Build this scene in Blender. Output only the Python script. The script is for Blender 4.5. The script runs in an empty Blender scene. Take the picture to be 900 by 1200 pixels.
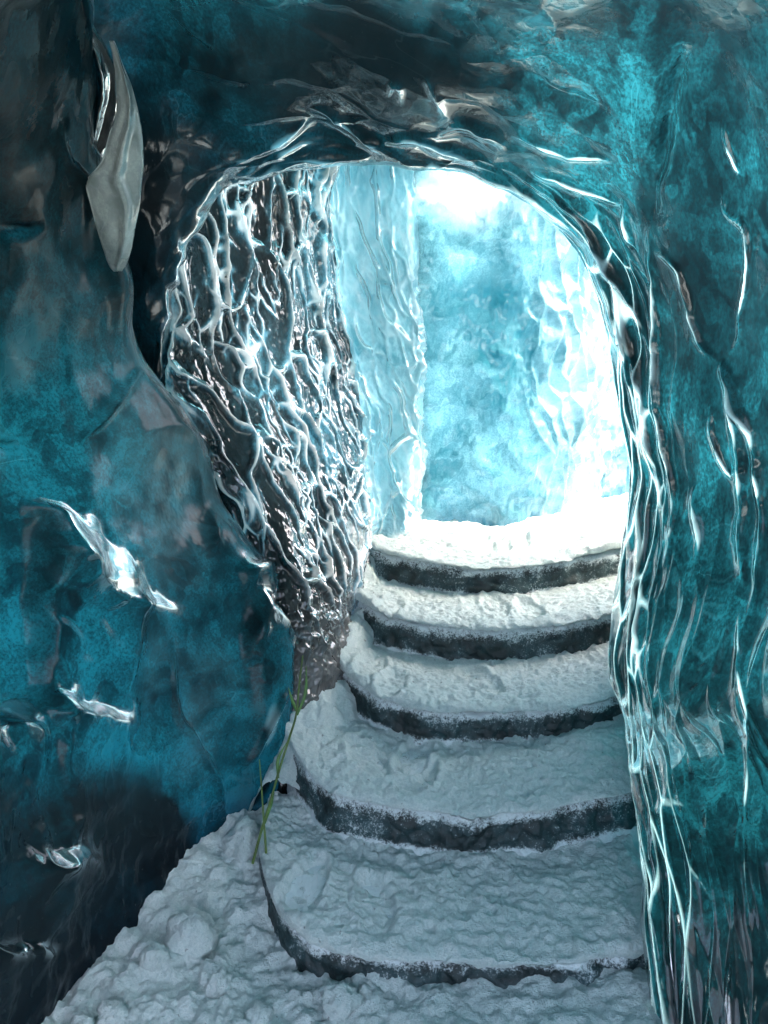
import bpy, math, random
import numpy as np

# ------------------------------------------------------------------ camera, sky, sun, exposure
scene = bpy.context.scene
CAM_Z = 1.75
FPX = 900.0                                   # focal length in pixels of the 900x1200 photograph
PITCH = math.atan(200.0 / 900.0)
cam_data = bpy.data.cameras.new('camera')
cam_data.sensor_fit = 'VERTICAL'
cam_data.sensor_height = 36.0
cam_data.lens = 27.0
cam_data.clip_start = 0.02
cam_data.clip_end = 3000
cam = bpy.data.objects.new('camera', cam_data)
cam.location = (0, 0, CAM_Z)
cam.rotation_euler = (math.radians(90) - PITCH, 0, 0)
scene.collection.objects.link(cam)
scene.camera = cam

SUN_AZ, SUN_EL = math.radians(104), math.radians(56)      # azimuth from +Y towards +X
sun_dir = (math.sin(SUN_AZ) * math.cos(SUN_EL), math.cos(SUN_AZ) * math.cos(SUN_EL), math.sin(SUN_EL))
world = bpy.data.worlds.new('World')
scene.world = world
world.use_nodes = True
wn = world.node_tree.nodes
wl = world.node_tree.links
sky = wn.new('ShaderNodeTexSky')
sky.sky_type = 'NISHITA'
sky.sun_disc = False
sky.sun_elevation = SUN_EL
sky.sun_rotation = SUN_AZ
sky.dust_density = 7.0
sky.ozone_density = 0.25
bg = wn['Background']
bg.inputs['Strength'].default_value = 0.15
wl.new(sky.outputs[0], bg.inputs['Color'])
sun_data = bpy.data.lights.new('sun', 'SUN')
sun_data.energy = 2.0
sun_data.angle = math.radians(0.5)
sun_data.color = (1.0, 0.95, 0.87)
sun = bpy.data.objects.new('sun', sun_data)
import mathutils
sun.rotation_euler = mathutils.Vector(sun_dir).to_track_quat('Z', 'Y').to_euler()
sun.location = (6, 3, 8)
scene.collection.objects.link(sun)

vs = scene.view_settings
vs.view_transform = 'Standard'
vs.look = 'None'
vs.gamma = 1
vs.use_curve_mapping = False
vs.exposure = 3.4
cy = scene.cycles
cy.max_bounces = 6
cy.diffuse_bounces = 4
cy.glossy_bounces = 3
cy.transmission_bounces = 4
cy.sample_clamp_indirect = 6.0
cy.caustics_reflective = False
cy.caustics_refractive = False
cy.use_denoising = True

# ------------------------------------------------------------------ helpers
COS, SIN = math.cos(PITCH), math.sin(PITCH)
rng = np.random.RandomState(7)
random.seed(7)


def P(u, v, Y):
    """world point at distance Y ahead on the line of sight of a photo pixel"""
    x = (u - 450) / FPX
    yc = (600 - v) / FPX
    dy = yc * SIN + COS
    dz = yc * COS - SIN
    t = Y / dy
    return (x * t, Y, CAM_Z + dz * t)


def PZ(u, v, Z):
    """world point at height Z on the line of sight of a photo pixel"""
    x = (u - 450) / FPX
    yc = (600 - v) / FPX
    dy = yc * SIN + COS
    dz = yc * COS - SIN
    t = (Z - CAM_Z) / dz
    return (x * t, dy * t, Z)


def to_px(p):
    p = np.asarray(p)
    dx, dy, dz = p[..., 0], p[..., 1], p[..., 2] - CAM_Z
    fw = dy * COS - dz * SIN
    up = dy * SIN + dz * COS
    fw = np.where(fw < 0.05, 0.05, fw)
    return np.stack([450 + FPX * dx / fw, 600 - FPX * up / fw], -1)


_perm = rng.permutation(256)
_perm = np.concatenate([_perm, _perm, _perm])
_g3 = rng.normal(size=(256, 3))
_g3 /= np.linalg.norm(_g3, axis=1)[:, None]


def perlin(p):
    p = np.asarray(p, dtype=np.float64)
    i = np.floor(p).astype(np.int64)
    f = p - i
    i &= 255
    w = f * f * f * (f * (f * 6 - 15) + 10)
    out = 0
    for a in (0, 1):
        for b in (0, 1):
            for c in (0, 1):
                h = _perm[_perm[_perm[i[..., 0] + a] + i[..., 1] + b] + i[..., 2] + c]
                g = _g3[h]
                d = g[..., 0] * (f[..., 0] - a) + g[..., 1] * (f[..., 1] - b) + g[..., 2] * (f[..., 2] - c)
                wx = w[..., 0] if a else 1 - w[..., 0]
                wy = w[..., 1] if b else 1 - w[..., 1]
                wz = w[..., 2] if c else 1 - w[..., 2]
                out = out + d * wx * wy * wz
    return out * 1.6


def fbm(p, octaves=4, gain=0.5):
    p = np.asarray(p, dtype=np.float64)
    a, s, out = 1.0, 1.0, 0
    for k in range(octaves):
        out = out + a * perlin(p * s + 17.3 * k)
        a *= gain
        s *= 2.03
    return out


_vj = rng.rand(65536, 3)


def voronoi2(x, y, seed=0):
    """F1, F2, cell id of a jittered grid of unit cells"""
    ix = np.floor(x).astype(np.int64)
    iy = np.floor(y).astype(np.int64)
    f1 = np.full(x.shape, 9.0)
    f2 = np.full(x.shape, 9.0)
    cid = np.zeros(x.shape, dtype=np.int64)
    for a in (-1, 0, 1):
        for b in (-1, 0, 1):
            cx, cy_ = ix + a, iy + b
            h = (cx * 7919 + cy_ * 104729 + seed * 31337) & 65535
            px = cx + 0.1 + 0.8 * _vj[h, 0]
            py = cy_ + 0.1 + 0.8 * _vj[h, 1]
            d = np.hypot(x - px, y - py)
            closer = d < f1
            f2 = np.where(closer, f1, np.minimum(f2, d))
            cid = np.where(closer, h, cid)
            f1 = np.where(closer, d, f1)
    return f1, f2, cid


def sstep(a, b, x):
    t = np.clip((x - a) / (b - a), 0, 1)
    return t * t * (3 - 2 * t)


def cat_rom(ctrl, counts):
    """interpolate axis 0 of ctrl; counts = samples in each span"""
    ctrl = np.asarray(ctrl, dtype=np.float64)
    n = len(ctrl)
    ext = np.concatenate([2 * ctrl[:1] - ctrl[1:2], ctrl, 2 * ctrl[-1:] - ctrl[-2:-1]])
    out = []
    for k in range(n - 1):
        m = counts[k]
        t = np.arange(m) / m
        if k == n - 2:
            t = np.arange(m + 1) / m
        p0, p1, p2, p3 = ext[k], ext[k + 1], ext[k + 2], ext[k + 3]
        tt = t.reshape((-1,) + (1,) * p0.ndim)
        out.append(0.5 * (2 * p1 + (p2 - p0) * tt + (2 * p0 - 5 * p1 + 4 * p2 - p3) * tt ** 2
                          + (3 * p1 - p0 - 3 * p2 + p3) * tt ** 3))
    return np.concatenate(out)


def net(ctrl, row_counts, col_counts):
    g = cat_rom(ctrl, row_counts)
    g = cat_rom(np.swapaxes(g, 0, 1), col_counts)
    return np.swapaxes(g, 0, 1)                     # rows x cols x 3


def grid_normals(g):
    du = np.gradient(g, axis=0)
    dv = np.gradient(g, axis=1)
    n = np.cross(du, dv)
    n /= np.linalg.norm(n, axis=-1, keepdims=True) + 1e-12
    return n


def arc(g):
    """metric arc lengths down the rows and along the columns"""
    a = np.zeros(g.shape[:2])
    b = np.zeros(g.shape[:2])
    a[1:] = np.cumsum(np.linalg.norm(np.diff(g, axis=0), axis=-1), axis=0)
    b[:, 1:] = np.cumsum(np.linalg.norm(np.diff(g, axis=1), axis=-1), axis=1)
    return a, b


def poly_dist(uv, pts):
    pts = np.asarray(pts, dtype=np.float64)
    best = np.full(uv.shape[:-1], 1e9)
    along = np.zeros(uv.shape[:-1])
    n = len(pts) - 1
    for k in range(n):
        a, b = pts[k], pts[k + 1]
        ab = b - a
        t = np.clip(((uv - a) @ ab) / (ab @ ab), 0, 1)
        d = np.linalg.norm(uv - a - t[..., None] * ab, axis=-1)
        m = d < best
        best = np.where(m, d, best)
        along = np.where(m, (k + t) / n, along)
    return best, along


def smooth_line(pts, m=6):
    return cat_rom(np.asarray(pts, dtype=np.float64), [m] * (len(pts) - 1))


def sheet_mesh(name, g, flip=False, attr=None, closed_cols=False, mask=None):
    r, c = g.shape[:2]
    idx = np.arange(r * c).reshape(r, c)
    a, b, d, e = idx[:-1, :-1], idx[:-1, 1:], idx[1:, 1:], idx[1:, :-1]
    q = np.stack([a, e, d, b] if flip else [a, b, d, e], -1).reshape(-1, 4)
    co = g.reshape(-1, 3)
    if mask is not None:
        q = q[mask.reshape(-1)]
        used = np.zeros(r * c, dtype=bool)
        used[q.ravel()] = True
        remap = np.cumsum(used) - 1
        q = remap[q]
        co = co[used]
        if attr is not None:
            attr = attr.reshape(-1, 4)[used]
    return raw_mesh(name, co, q, attr)


def raw_mesh(name, co, q, attr=None, smooth=True):
    me = bpy.data.meshes.new(name)
    q = np.asarray(q)
    me.vertices.add(len(co))
    me.vertices.foreach_set('co', np.asarray(co, dtype=np.float32).ravel())
    k = q.shape[1]
    me.loops.add(q.size)
    me.loops.foreach_set('vertex_index', q.astype(np.int32).ravel())
    me.polygons.add(len(q))
    me.polygons.foreach_set('loop_start', np.arange(0, q.size, k, dtype=np.int32))
    me.polygons.foreach_set('use_smooth', np.full(len(q), smooth))
    me.update(calc_edges=True)
    if attr is not None:
        ca = me.color_attributes.new('ice', 'FLOAT_COLOR', 'POINT')
        ca.data.foreach_set('color', np.asarray(attr, dtype=np.float32).ravel())
    return me


def add(name, me, mat, parent=None, label=None, cat=None, group=None, kind=None):
    o = bpy.data.objects.new(name, me)
    scene.collection.objects.link(o)
    if me is not None and mat is not None:
        me.materials.clear()
        me.materials.append(mat)
    if parent is not None:
        o.parent = parent
    for key, val in (('label', label), ('category', cat), ('group', group), ('kind', kind)):
        if val:
            o[key] = val
    return o


def blobs(uv, base, spots, warp=None):
    """sum of soft spots: (u, v, radius u, radius v, amount)"""
    out = np.full(uv.shape[:-1], float(base))
    w = uv if warp is None else uv + warp
    for (u, v, ru, rv, amt) in spots:
        d = ((w[..., 0] - u) / ru) ** 2 + ((w[..., 1] - v) / rv) ** 2
        out = out + amt * np.exp(-d)
    return out


# ------------------------------------------------------------------ materials
class NT:
    def __init__(self, name):
        self.m = bpy.data.materials.new(name)
        self.m.use_nodes = True
        self.t = self.m.node_tree
        self.t.nodes.clear()
        self.out = self.n('ShaderNodeOutputMaterial')

    def n(self, kind, **kw):
        nd = self.t.nodes.new(kind)
        for k, v in kw.items():
            if k.startswith('i_'):
                nd.inputs[k[2:].replace('_', ' ')].default_value = v
            else:
                setattr(nd, k, v)
        return nd

    def l(self, a, b):
        self.t.links.new(a, b)

    def val(self, x, sock):
        if hasattr(x, 'is_output'):
            self.l(x, sock)
        else:
            sock.default_value = x

    def noise(self, vec, scale, detail=4, rough=0.55, dist=0.0):
        nd = self.n('ShaderNodeTexNoise')
        self.l(vec, nd.inputs['Vector'])
        nd.inputs['Scale'].default_value = scale
        nd.inputs['Detail'].default_value = detail
        nd.inputs['Roughness'].default_value = rough
        nd.inputs['Distortion'].default_value = dist
        return nd.outputs['Fac']

    def math(self, op, a, b=0.0, clamp=False):
        nd = self.n('ShaderNodeMath', operation=op, use_clamp=clamp)
        self.val(a, nd.inputs[0])
        self.val(b, nd.inputs[1])
        return nd.outputs[0]

    def ramp(self, x, a, b, lo=0.0, hi=1.0):
        nd = self.n('ShaderNodeMapRange', interpolation_type='SMOOTHSTEP')
        self.val(x, nd.inputs['Value'])
        nd.inputs['From Min'].default_value = a
        nd.inputs['From Max'].default_value = b
        nd.inputs['To Min'].default_value = lo
        nd.inputs['To Max'].default_value = hi
        return nd.outputs['Result']

    def mix(self, fac, a, b):
        nd = self.n('ShaderNodeMix', data_type='RGBA')
        self.val(fac, nd.inputs['Factor'])
        self.val(a, nd.inputs['A'] if False else nd.inputs[6])
        self.val(b, nd.inputs[7])
        return nd.outputs[2]

    def mixs(self, fac, a, b):
        nd = self.n('ShaderNodeMixShader')
        self.val(fac, nd.inputs[0])
        self.l(a, nd.inputs[1])
        self.l(b, nd.inputs[2])
        return nd.outputs[0]

    def vscale(self, vec, s):
        nd = self.n('ShaderNodeMapping')
        self.l(vec, nd.inputs['Vector'])
        nd.inputs['Scale'].default_value = s
        return nd.outputs['Vector']


def rgba(r, g, b):
    return (r, g, b, 1.0)


def ice_material(name, deep, bright, dark, milk, rough=0.09, ior=1.42, bump=0.35, stretch=(1, 1, 1),
                 trans=0.75, fine=1.0, contrast=1.6, pale=(0.42, 0.66, 0.72, 1),
                 refract=0.10, scallop=0.6):
    """wet glacier ice: glossy skin, light coming through where it is thin, milky and dirty inclusions.
    attribute ice: r = thinness + painted light, g = milkiness + painted glints, b = sediment + painted shade"""
    k = NT(name)
    tc = k.n('ShaderNodeTexCoord').outputs['Object']
    at = k.n('ShaderNodeAttribute', attribute_name='ice')
    sep = k.n('ShaderNodeSeparateColor')
    k.l(at.outputs['Color'], sep.inputs[0])
    thin, cloud_light, dirt_shade = sep.outputs[0], sep.outputs[1], sep.outputs[2]
    # inclusions are seen through the rippled skin, so the relief shifts them
    geo = k.n('ShaderNodeNewGeometry')
    sh = k.n('ShaderNodeVectorMath', operation='SCALE')
    k.l(geo.outputs['Normal'], sh.inputs[0])
    sh.inputs['Scale'].default_value = refract
    ad = k.n('ShaderNodeVectorMath', operation='ADD')
    k.l(tc, ad.inputs[0])
    k.l(sh.outputs[0], ad.inputs[1])
    v = k.vscale(ad.outputs[0], stretch)
    vs_ = k.vscale(tc, stretch)
    n1 = k.noise(v, 2.6, 3, 0.5, 0.5)
    n2a = k.noise(v, 8.0, 4, 0.6, 0.25)
    # frozen facets: cells with hard edges
    wv = k.n('ShaderNodeVectorMath', operation='ADD')
    wn_ = k.n('ShaderNodeTexNoise')
    k.l(v, wn_.inputs['Vector'])
    wn_.inputs['Scale'].default_value = 5.0
    ws = k.n('ShaderNodeVectorMath', operation='SCALE')
    k.l(wn_.outputs['Color'], ws.inputs[0])
    ws.inputs['Scale'].default_value = 0.22
    k.l(v, wv.inputs[0])
    k.l(ws.outputs[0], wv.inputs[1])

    def cells(vec, scale, feature='F1'):
        nd = k.n('ShaderNodeTexVoronoi', feature=feature)
        k.l(vec, nd.inputs['Vector'])
        nd.inputs['Scale'].default_value = scale
        return nd
    c1 = cells(wv.outputs[0], 9.0)
    c2 = cells(wv.outputs[0], 30.0)
    sc1 = k.n('ShaderNodeSeparateColor')
    k.l(c1.outputs['Color'], sc1.inputs[0])
    sc2 = k.n('ShaderNodeSeparateColor')
    k.l(c2.outputs['Color'], sc2.inputs[0])
    n2 = k.math('ADD', k.math('MULTIPLY', n2a, 0.62),
                k.math('ADD', k.math('MULTIPLY', sc1.outputs[0], 0.09), k.math('MULTIPLY', c1.outputs['Distance'], 0.38)))
    n3 = k.math('ADD', k.math('MULTIPLY', k.noise(vs_, 38.0, 3, 0.6, 0.3), 0.55), k.math('MULTIPLY', sc2.outputs[1], 0.42))
    # healed fractures: thin bright sheets inside the ice
    vein = k.math('ABSOLUTE', k.math('SUBTRACT', k.noise(v, 3.4, 3, 0.5, 1.2), 0.5))
    vein = k.math('MULTIPLY', k.ramp(vein, 0.0, 0.014, 1.0, 0.0), k.ramp(n1, 0.5, 0.65))
    f = k.math('MULTIPLY', k.ramp(n1, 0.34, 0.68), 0.55)
    f = k.math('ADD', f, k.math('MULTIPLY', k.ramp(n2, 0.36, 0.72), 0.40 * fine))
    f = k.math('ADD', f, k.math('MULTIPLY', k.ramp(n3, 0.25, 0.75), 0.30 * fine))
    f = k.math('ADD', f, k.math('MULTIPLY', vein, 0.30))
    # fine bubbles and grain frozen in
    bub = k.noise(vs_, 110.0, 3, 0.75, 0.0)
    f = k.math('MULTIPLY', f, k.ramp(bub, 0.28, 0.72, 0.62, 1.42))
    f = k.math('POWER', k.math('MULTIPLY', f, 1.12), contrast)
    f = k.math('MULTIPLY', f, k.math('MINIMUM', thin, 1.0), clamp=True)
    tcol = k.mix(f, deep, bright)
    # light on ribs, crests and bright wall parts, painted as a pale tint
    pf = k.math('SUBTRACT', thin, 1.0, clamp=True)
    tcol = k.mix(k.math('MULTIPLY', pf, k.ramp(n2, 0.25, 0.6, 0.35, 1.0)), tcol, pale)
    cl = k.math('MULTIPLY', cloud_light, k.ramp(n2, 0.30, 0.65, 0.25, 1.0), clamp=True)
    dcol = k.mix(cl, dark, milk)
    dcol = k.mix(k.math('MULTIPLY', vein, 0.16), dcol, milk)
    dirt_shade_f = k.math('MULTIPLY', dirt_shade, k.ramp(n1, 0.2, 0.55, 0.55, 1.0), clamp=True)
    tcol = k.mix(dirt_shade_f, tcol, rgba(0.004, 0.006, 0.007))
    speck = k.ramp(k.noise(tc, 60, 3, 0.6), 0.66, 0.74)
    dirt_shade_col = k.mix(k.math('MULTIPLY', speck, 0.5), rgba(0.008, 0.007, 0.007), rgba(0.25, 0.25, 0.24))
    dcol = k.mix(dirt_shade_f, dcol, dirt_shade_col)
    b1 = k.n('ShaderNodeBump')
    b1.inputs['Strength'].default_value = bump
    b1.inputs['Distance'].default_value = 0.02
    s1 = cells(vs_, 13.0)
    hsum = k.math('ADD', k.math('MULTIPLY', k.noise(vs_, 11.0, 2, 0.5, 0.7), 0.8), k.math('MULTIPLY', k.math('MULTIPLY', s1.outputs['Distance'], s1.outputs['Distance']), scallop * 1.3))
    hsum = k.math('ADD', hsum, k.math('MULTIPLY', k.noise(vs_, 45, 2, 0.6), 0.12))
    k.l(hsum, b1.inputs['Height'])
    dif = k.n('ShaderNodeBsdfDiffuse')
    k.l(dcol, dif.inputs['Color'])
    k.l(b1.outputs[0], dif.inputs['Normal'])
    tr = k.n('ShaderNodeBsdfTranslucent')
    k.l(tcol, tr.inputs['Color'])
    body = k.mixs(trans, dif.outputs[0], tr.outputs[0])
    gl = k.n('ShaderNodeBsdfGlossy')
    gl.inputs['Color'].default_value = rgba(1, 1, 1)
    k.val(k.ramp(n1, 0.3, 0.7, rough * 0.6, rough * 1.5), gl.inputs['Roughness'])
    k.l(b1.outputs[0], gl.inputs['Normal'])
    fr = k.n('ShaderNodeFresnel')
    fr.inputs['IOR'].default_value = ior
    k.l(b1.outputs[0], fr.inputs['Normal'])
    # clear ridges also throw light back from inside (total reflection past the critical angle)
    fi = k.n('ShaderNodeFresnel')
    fi.inputs['IOR'].default_value = 1 / 1.31
    k.l(b1.outputs[0], fi.inputs['Normal'])
    ff = k.n('ShaderNodeMix', data_type='FLOAT')
    k.l(at.outputs['Alpha'], ff.inputs[0])
    k.l(fr.outputs[0], ff.inputs[2])
    k.l(fi.outputs[0], ff.inputs[3])
    k.l(k.mixs(ff.outputs[0], body, gl.outputs[0]), k.out.inputs['Surface'])
    return k.m


def snow_material(name, col=(0.86, 0.93, 0.92), speck=0.0, bump=0.9):
    k = NT(name)
    tc = k.n('ShaderNodeNewGeometry').outputs['Position']
    n1 = k.noise(tc, 14, 6, 0.65)
    n2 = k.noise(tc, 120, 4, 0.7)
    n3 = k.noise(tc, 420, 2, 0.6)
    c = k.mix(k.ramp(n1, 0.3, 0.7), rgba(col[0] * 0.86, col[1] * 0.9, col[2] * 0.9), rgba(*col))
    c = k.mix(k.ramp(n2, 0.30, 0.62), rgba(col[0] * 0.68, col[1] * 0.76, col[2] * 0.77), c)  # grain mottling, with tiny shadows between the grains painted in
    c = k.mix(k.ramp(n3, 0.30, 0.55), rgba(col[0] * 0.74, col[1] * 0.80, col[2] * 0.81), c)
    grit = k.ramp(k.noise(tc, 55, 2, 0.5), 0.70, 0.76)
    c = k.mix(k.math('MULTIPLY', grit, 0.55), c, rgba(0.10, 0.13, 0.13))
    b = k.n('ShaderNodeBump')
    b.inputs['Strength'].default_value = bump
    b.inputs['Distance'].default_value = 0.012
    h = k.math('ADD', k.math('MULTIPLY', n1, 0.5), k.math('MULTIPLY', n2, 1.0))
    h = k.math('ADD', h, k.math('MULTIPLY', n3, 0.5))
    k.l(h, b.inputs['Height'])
    p = k.n('ShaderNodeBsdfPrincipled')
    k.l(c, p.inputs['Base Color'])
    p.inputs['Roughness'].default_value = 0.55
    p.inputs['Specular IOR Level'].default_value = 0.3
    k.l(b.outputs[0], p.inputs['Normal'])
    k.l(p.outputs[0], k.out.inputs['Surface'])
    return k.m


def riser_material(name):
    """hard dark trodden ice with snow grains stuck to it"""
    k = NT(name)
    tc = k.n('ShaderNodeTexCoord').outputs['Object']
    n1 = k.noise(tc, 9, 6, 0.65)
    n2 = k.noise(tc, 70, 4, 0.75)
    n3 = k.noise(tc, 190, 3, 0.7)
    at = k.n('ShaderNodeAttribute', attribute_name='ice')
    sp = k.n('ShaderNodeSeparateColor')
    k.l(at.outputs['Color'], sp.inputs[0])
    top = k.math('MAXIMUM', k.ramp(sp.outputs[0], 0.1, 0.55, 1.0, 0.0), k.ramp(sp.outputs[0], 0.8, 1.0, 0.0, 0.9))
    c = k.mix(k.ramp(n1, 0.35, 0.7), rgba(0.008, 0.017, 0.019), rgba(0.032, 0.075, 0.085))
    nm = k.math('ADD', k.math('MULTIPLY', n1, 0.35), k.math('ADD', k.math('MULTIPLY', n2, 0.35), k.math('MULTIPLY', n3, 0.30)))
    grains = k.ramp(k.math('ADD', nm, k.math('MULTIPLY', top, 0.20)), 0.535, 0.67)
    c = k.mix(grains, c, rgba(0.62, 0.70, 0.72))
    b = k.n('ShaderNodeBump')
    b.inputs['Strength'].default_value = 0.7
    b.inputs['Distance'].default_value = 0.012
    k.l(k.math('ADD', n1, k.math('MULTIPLY', n2, 0.5)), b.inputs['Height'])
    p = k.n('ShaderNodeBsdfPrincipled')
    k.l(c, p.inputs['Base Color'])
    p.inputs['Roughness'].default_value = 0.5
    k.l(b.outputs[0], p.inputs['Normal'])
    k.l(p.outputs[0], k.out.inputs['Surface'])
    return k.m


M_WALL = ice_material('glacier_ice', rgba(0.001, 0.0065, 0.0095), rgba(0.0035, 0.070, 0.096),
                      rgba(0.012, 0.032, 0.038), rgba(0.42, 0.45, 0.44), rough=0.2, ior=1.19, bump=0.16)
M_FLUTE = ice_material('fluted_ice', rgba(0.001, 0.0028, 0.004), rgba(0.005, 0.060, 0.080),
                       rgba(0.012, 0.032, 0.038), rgba(0.42, 0.5, 0.52), rough=0.10, ior=1.31, bump=0.15,
                       stretch=(1, 1, 0.5), fine=1.2, contrast=1.9)
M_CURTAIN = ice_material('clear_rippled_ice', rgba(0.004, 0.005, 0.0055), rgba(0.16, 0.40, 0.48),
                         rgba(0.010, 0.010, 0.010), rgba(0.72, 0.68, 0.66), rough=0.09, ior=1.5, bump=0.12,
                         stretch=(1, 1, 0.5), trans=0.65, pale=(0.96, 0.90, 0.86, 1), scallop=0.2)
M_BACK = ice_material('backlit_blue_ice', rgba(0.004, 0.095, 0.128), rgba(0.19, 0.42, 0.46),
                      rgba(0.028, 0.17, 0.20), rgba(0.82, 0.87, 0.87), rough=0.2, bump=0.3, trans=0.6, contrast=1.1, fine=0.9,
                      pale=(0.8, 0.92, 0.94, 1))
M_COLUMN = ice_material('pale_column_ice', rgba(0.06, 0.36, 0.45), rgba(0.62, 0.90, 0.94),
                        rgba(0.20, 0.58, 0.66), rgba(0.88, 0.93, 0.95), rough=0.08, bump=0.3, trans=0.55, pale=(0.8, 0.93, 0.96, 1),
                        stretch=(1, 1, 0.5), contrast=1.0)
M_SLAB = ice_material('grey_slab_ice', rgba(0.05, 0.08, 0.085), rgba(0.4, 0.5, 0.52),
                      rgba(0.13, 0.17, 0.17), rgba(0.50, 0.56, 0.55), rough=0.25, bump=0.12, trans=0.4)
M_CLEAR = ice_material('dark_clear_ice', rgba(0.004, 0.008, 0.010), rgba(0.05, 0.10, 0.11),
                       rgba(0.012, 0.013, 0.014), rgba(0.12, 0.12, 0.12), rough=0.08, bump=0.35, trans=0.5)
M_SNOW = snow_material('trodden_snow')
M_FLOOR = snow_material('loose_snow', col=(0.84, 0.92, 0.91))
M_RISER = riser_material('step_ice')


def plain(name, col, rough=0.7):
    k = NT(name)
    tc = k.n('ShaderNodeTexCoord').outputs['Object']
    c = k.mix(k.ramp(k.noise(tc, 30, 4), 0.3, 0.7), rgba(*[x * 0.6 for x in col]), rgba(*col))
    p = k.n('ShaderNodeBsdfPrincipled')
    k.l(c, p.inputs['Base Color'])
    p.inputs['Roughness'].default_value = rough
    k.l(p.outputs[0], k.out.inputs['Surface'])
    return k.m


M_ROCK = plain('dark_till', (0.03, 0.035, 0.036))
M_STEM = plain('green_stem', (0.09, 0.16, 0.03), 0.5)
M_LEAF = plain('green_leaf', (0.08, 0.20, 0.04), 0.5)


def ice_attr(thin, cloud_light, dirt_shade, clear=0.0):
    return np.stack([np.clip(thin, 0, 2), np.clip(cloud_light, 0, 1), np.clip(dirt_shade, 0, 1),
                     np.clip(clear + np.zeros_like(thin), 0, 1)], -1)


def px_warp(g, amp=14, scale=3.0):
    return np.stack([fbm(g * scale, 3), fbm(g * scale + 40.0, 3)], -1) * amp


# ------------------------------------------------------------------ ground outside and cave floor
k_ = 500.0
gr = np.array([[[-k_, -k_, -0.6], [k_, -k_, -0.6]], [[-k_, k_, -0.6], [k_, k_, -0.6]]])
add('ground', sheet_mesh('ground', gr), M_SNOW, kind='structure')

xs = np.concatenate([np.linspace(-1.7, -1.1, 10)[:-1], np.linspace(-1.1, 1.1, 420), np.linspace(1.1, 1.9, 10)[1:]])
ys = np.concatenate([np.linspace(-1.9, 1.1, 24)[:-1], np.linspace(1.1, 2.75, 330)])
XX, YY = np.meshgrid(xs, ys)
pp = np.stack([XX, YY, np.zeros_like(XX)], -1)
zz = 0.03 * fbm(pp * 2.2, 3) + 0.10 * sstep(1.9, 2.7, YY) + 0.045 * sstep(-0.5, 0.1, XX)
wx = XX + 0.02 * perlin(pp * 9)
wy = YY + 0.02 * perlin(pp * 9 + 31)
loose = sstep(0.35, -0.15, XX + 0.25 * perlin(pp * 1.7))
for cell, amp, sd in ((0.17, 0.20, 3), (0.085, 0.26, 5), (0.042, 0.40, 9), (0.022, 0.42, 10)):
    f1, f2, cid = voronoi2(wx / cell, wy / cell, sd)
    rad = 0.30 + 0.45 * _vj[cid, 2]
    cap = rad * np.maximum(0, 1 - (f1 / rad) ** 2) ** 1.2
    keep = _vj[(cid * 13 + sd) & 65535, 0] < 0.62
    zz += cell * amp * cap * keep * (0.25 + 0.75 * loose)
zz += 0.016 * fbm(pp * 13, 4, 0.55) + 0.003 * fbm(pp * 60, 2, 0.5)
g = np.stack([XX, YY, zz], -1)
add('snow_floor', sheet_mesh('snow_floor', g), M_FLOOR, kind='structure')
FLOOR_X, FLOOR_Y, FLOOR_Z = xs, ys, zz


def floor_z(x, y):
    i = np.clip(np.searchsorted(FLOOR_X, x), 0, len(FLOOR_X) - 1)
    j = np.clip(np.searchsorted(FLOOR_Y, y), 0, len(FLOOR_Y) - 1)
    return float(FLOOR_Z[j, i])


# ------------------------------------------------------------------ rear of the cave, behind the viewer
ths = np.linspace(0, math.pi, 40)
phs = np.linspace(-0.35, 0.12, 12)
TH, PH = np.meshgrid(ths, phs)
rg = np.stack([-0.1 + 1.9 * np.cos(TH) * np.cos(PH), -1.0 - 1.6 * np.sin(TH) * np.cos(PH), 0.5 + 2.6 * np.sin(PH)], -1)
rg = rg + 0.12 * fbm(rg * 1.5, 3)[..., None] * grid_normals(rg)
rat = ice_attr(np.full(rg.shape[:2], 0.15), np.zeros(rg.shape[:2]), np.full(rg.shape[:2], 0.2))
add('cave_rear', sheet_mesh('cave_rear', rg, attr=rat), M_WALL, kind='structure')

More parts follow.
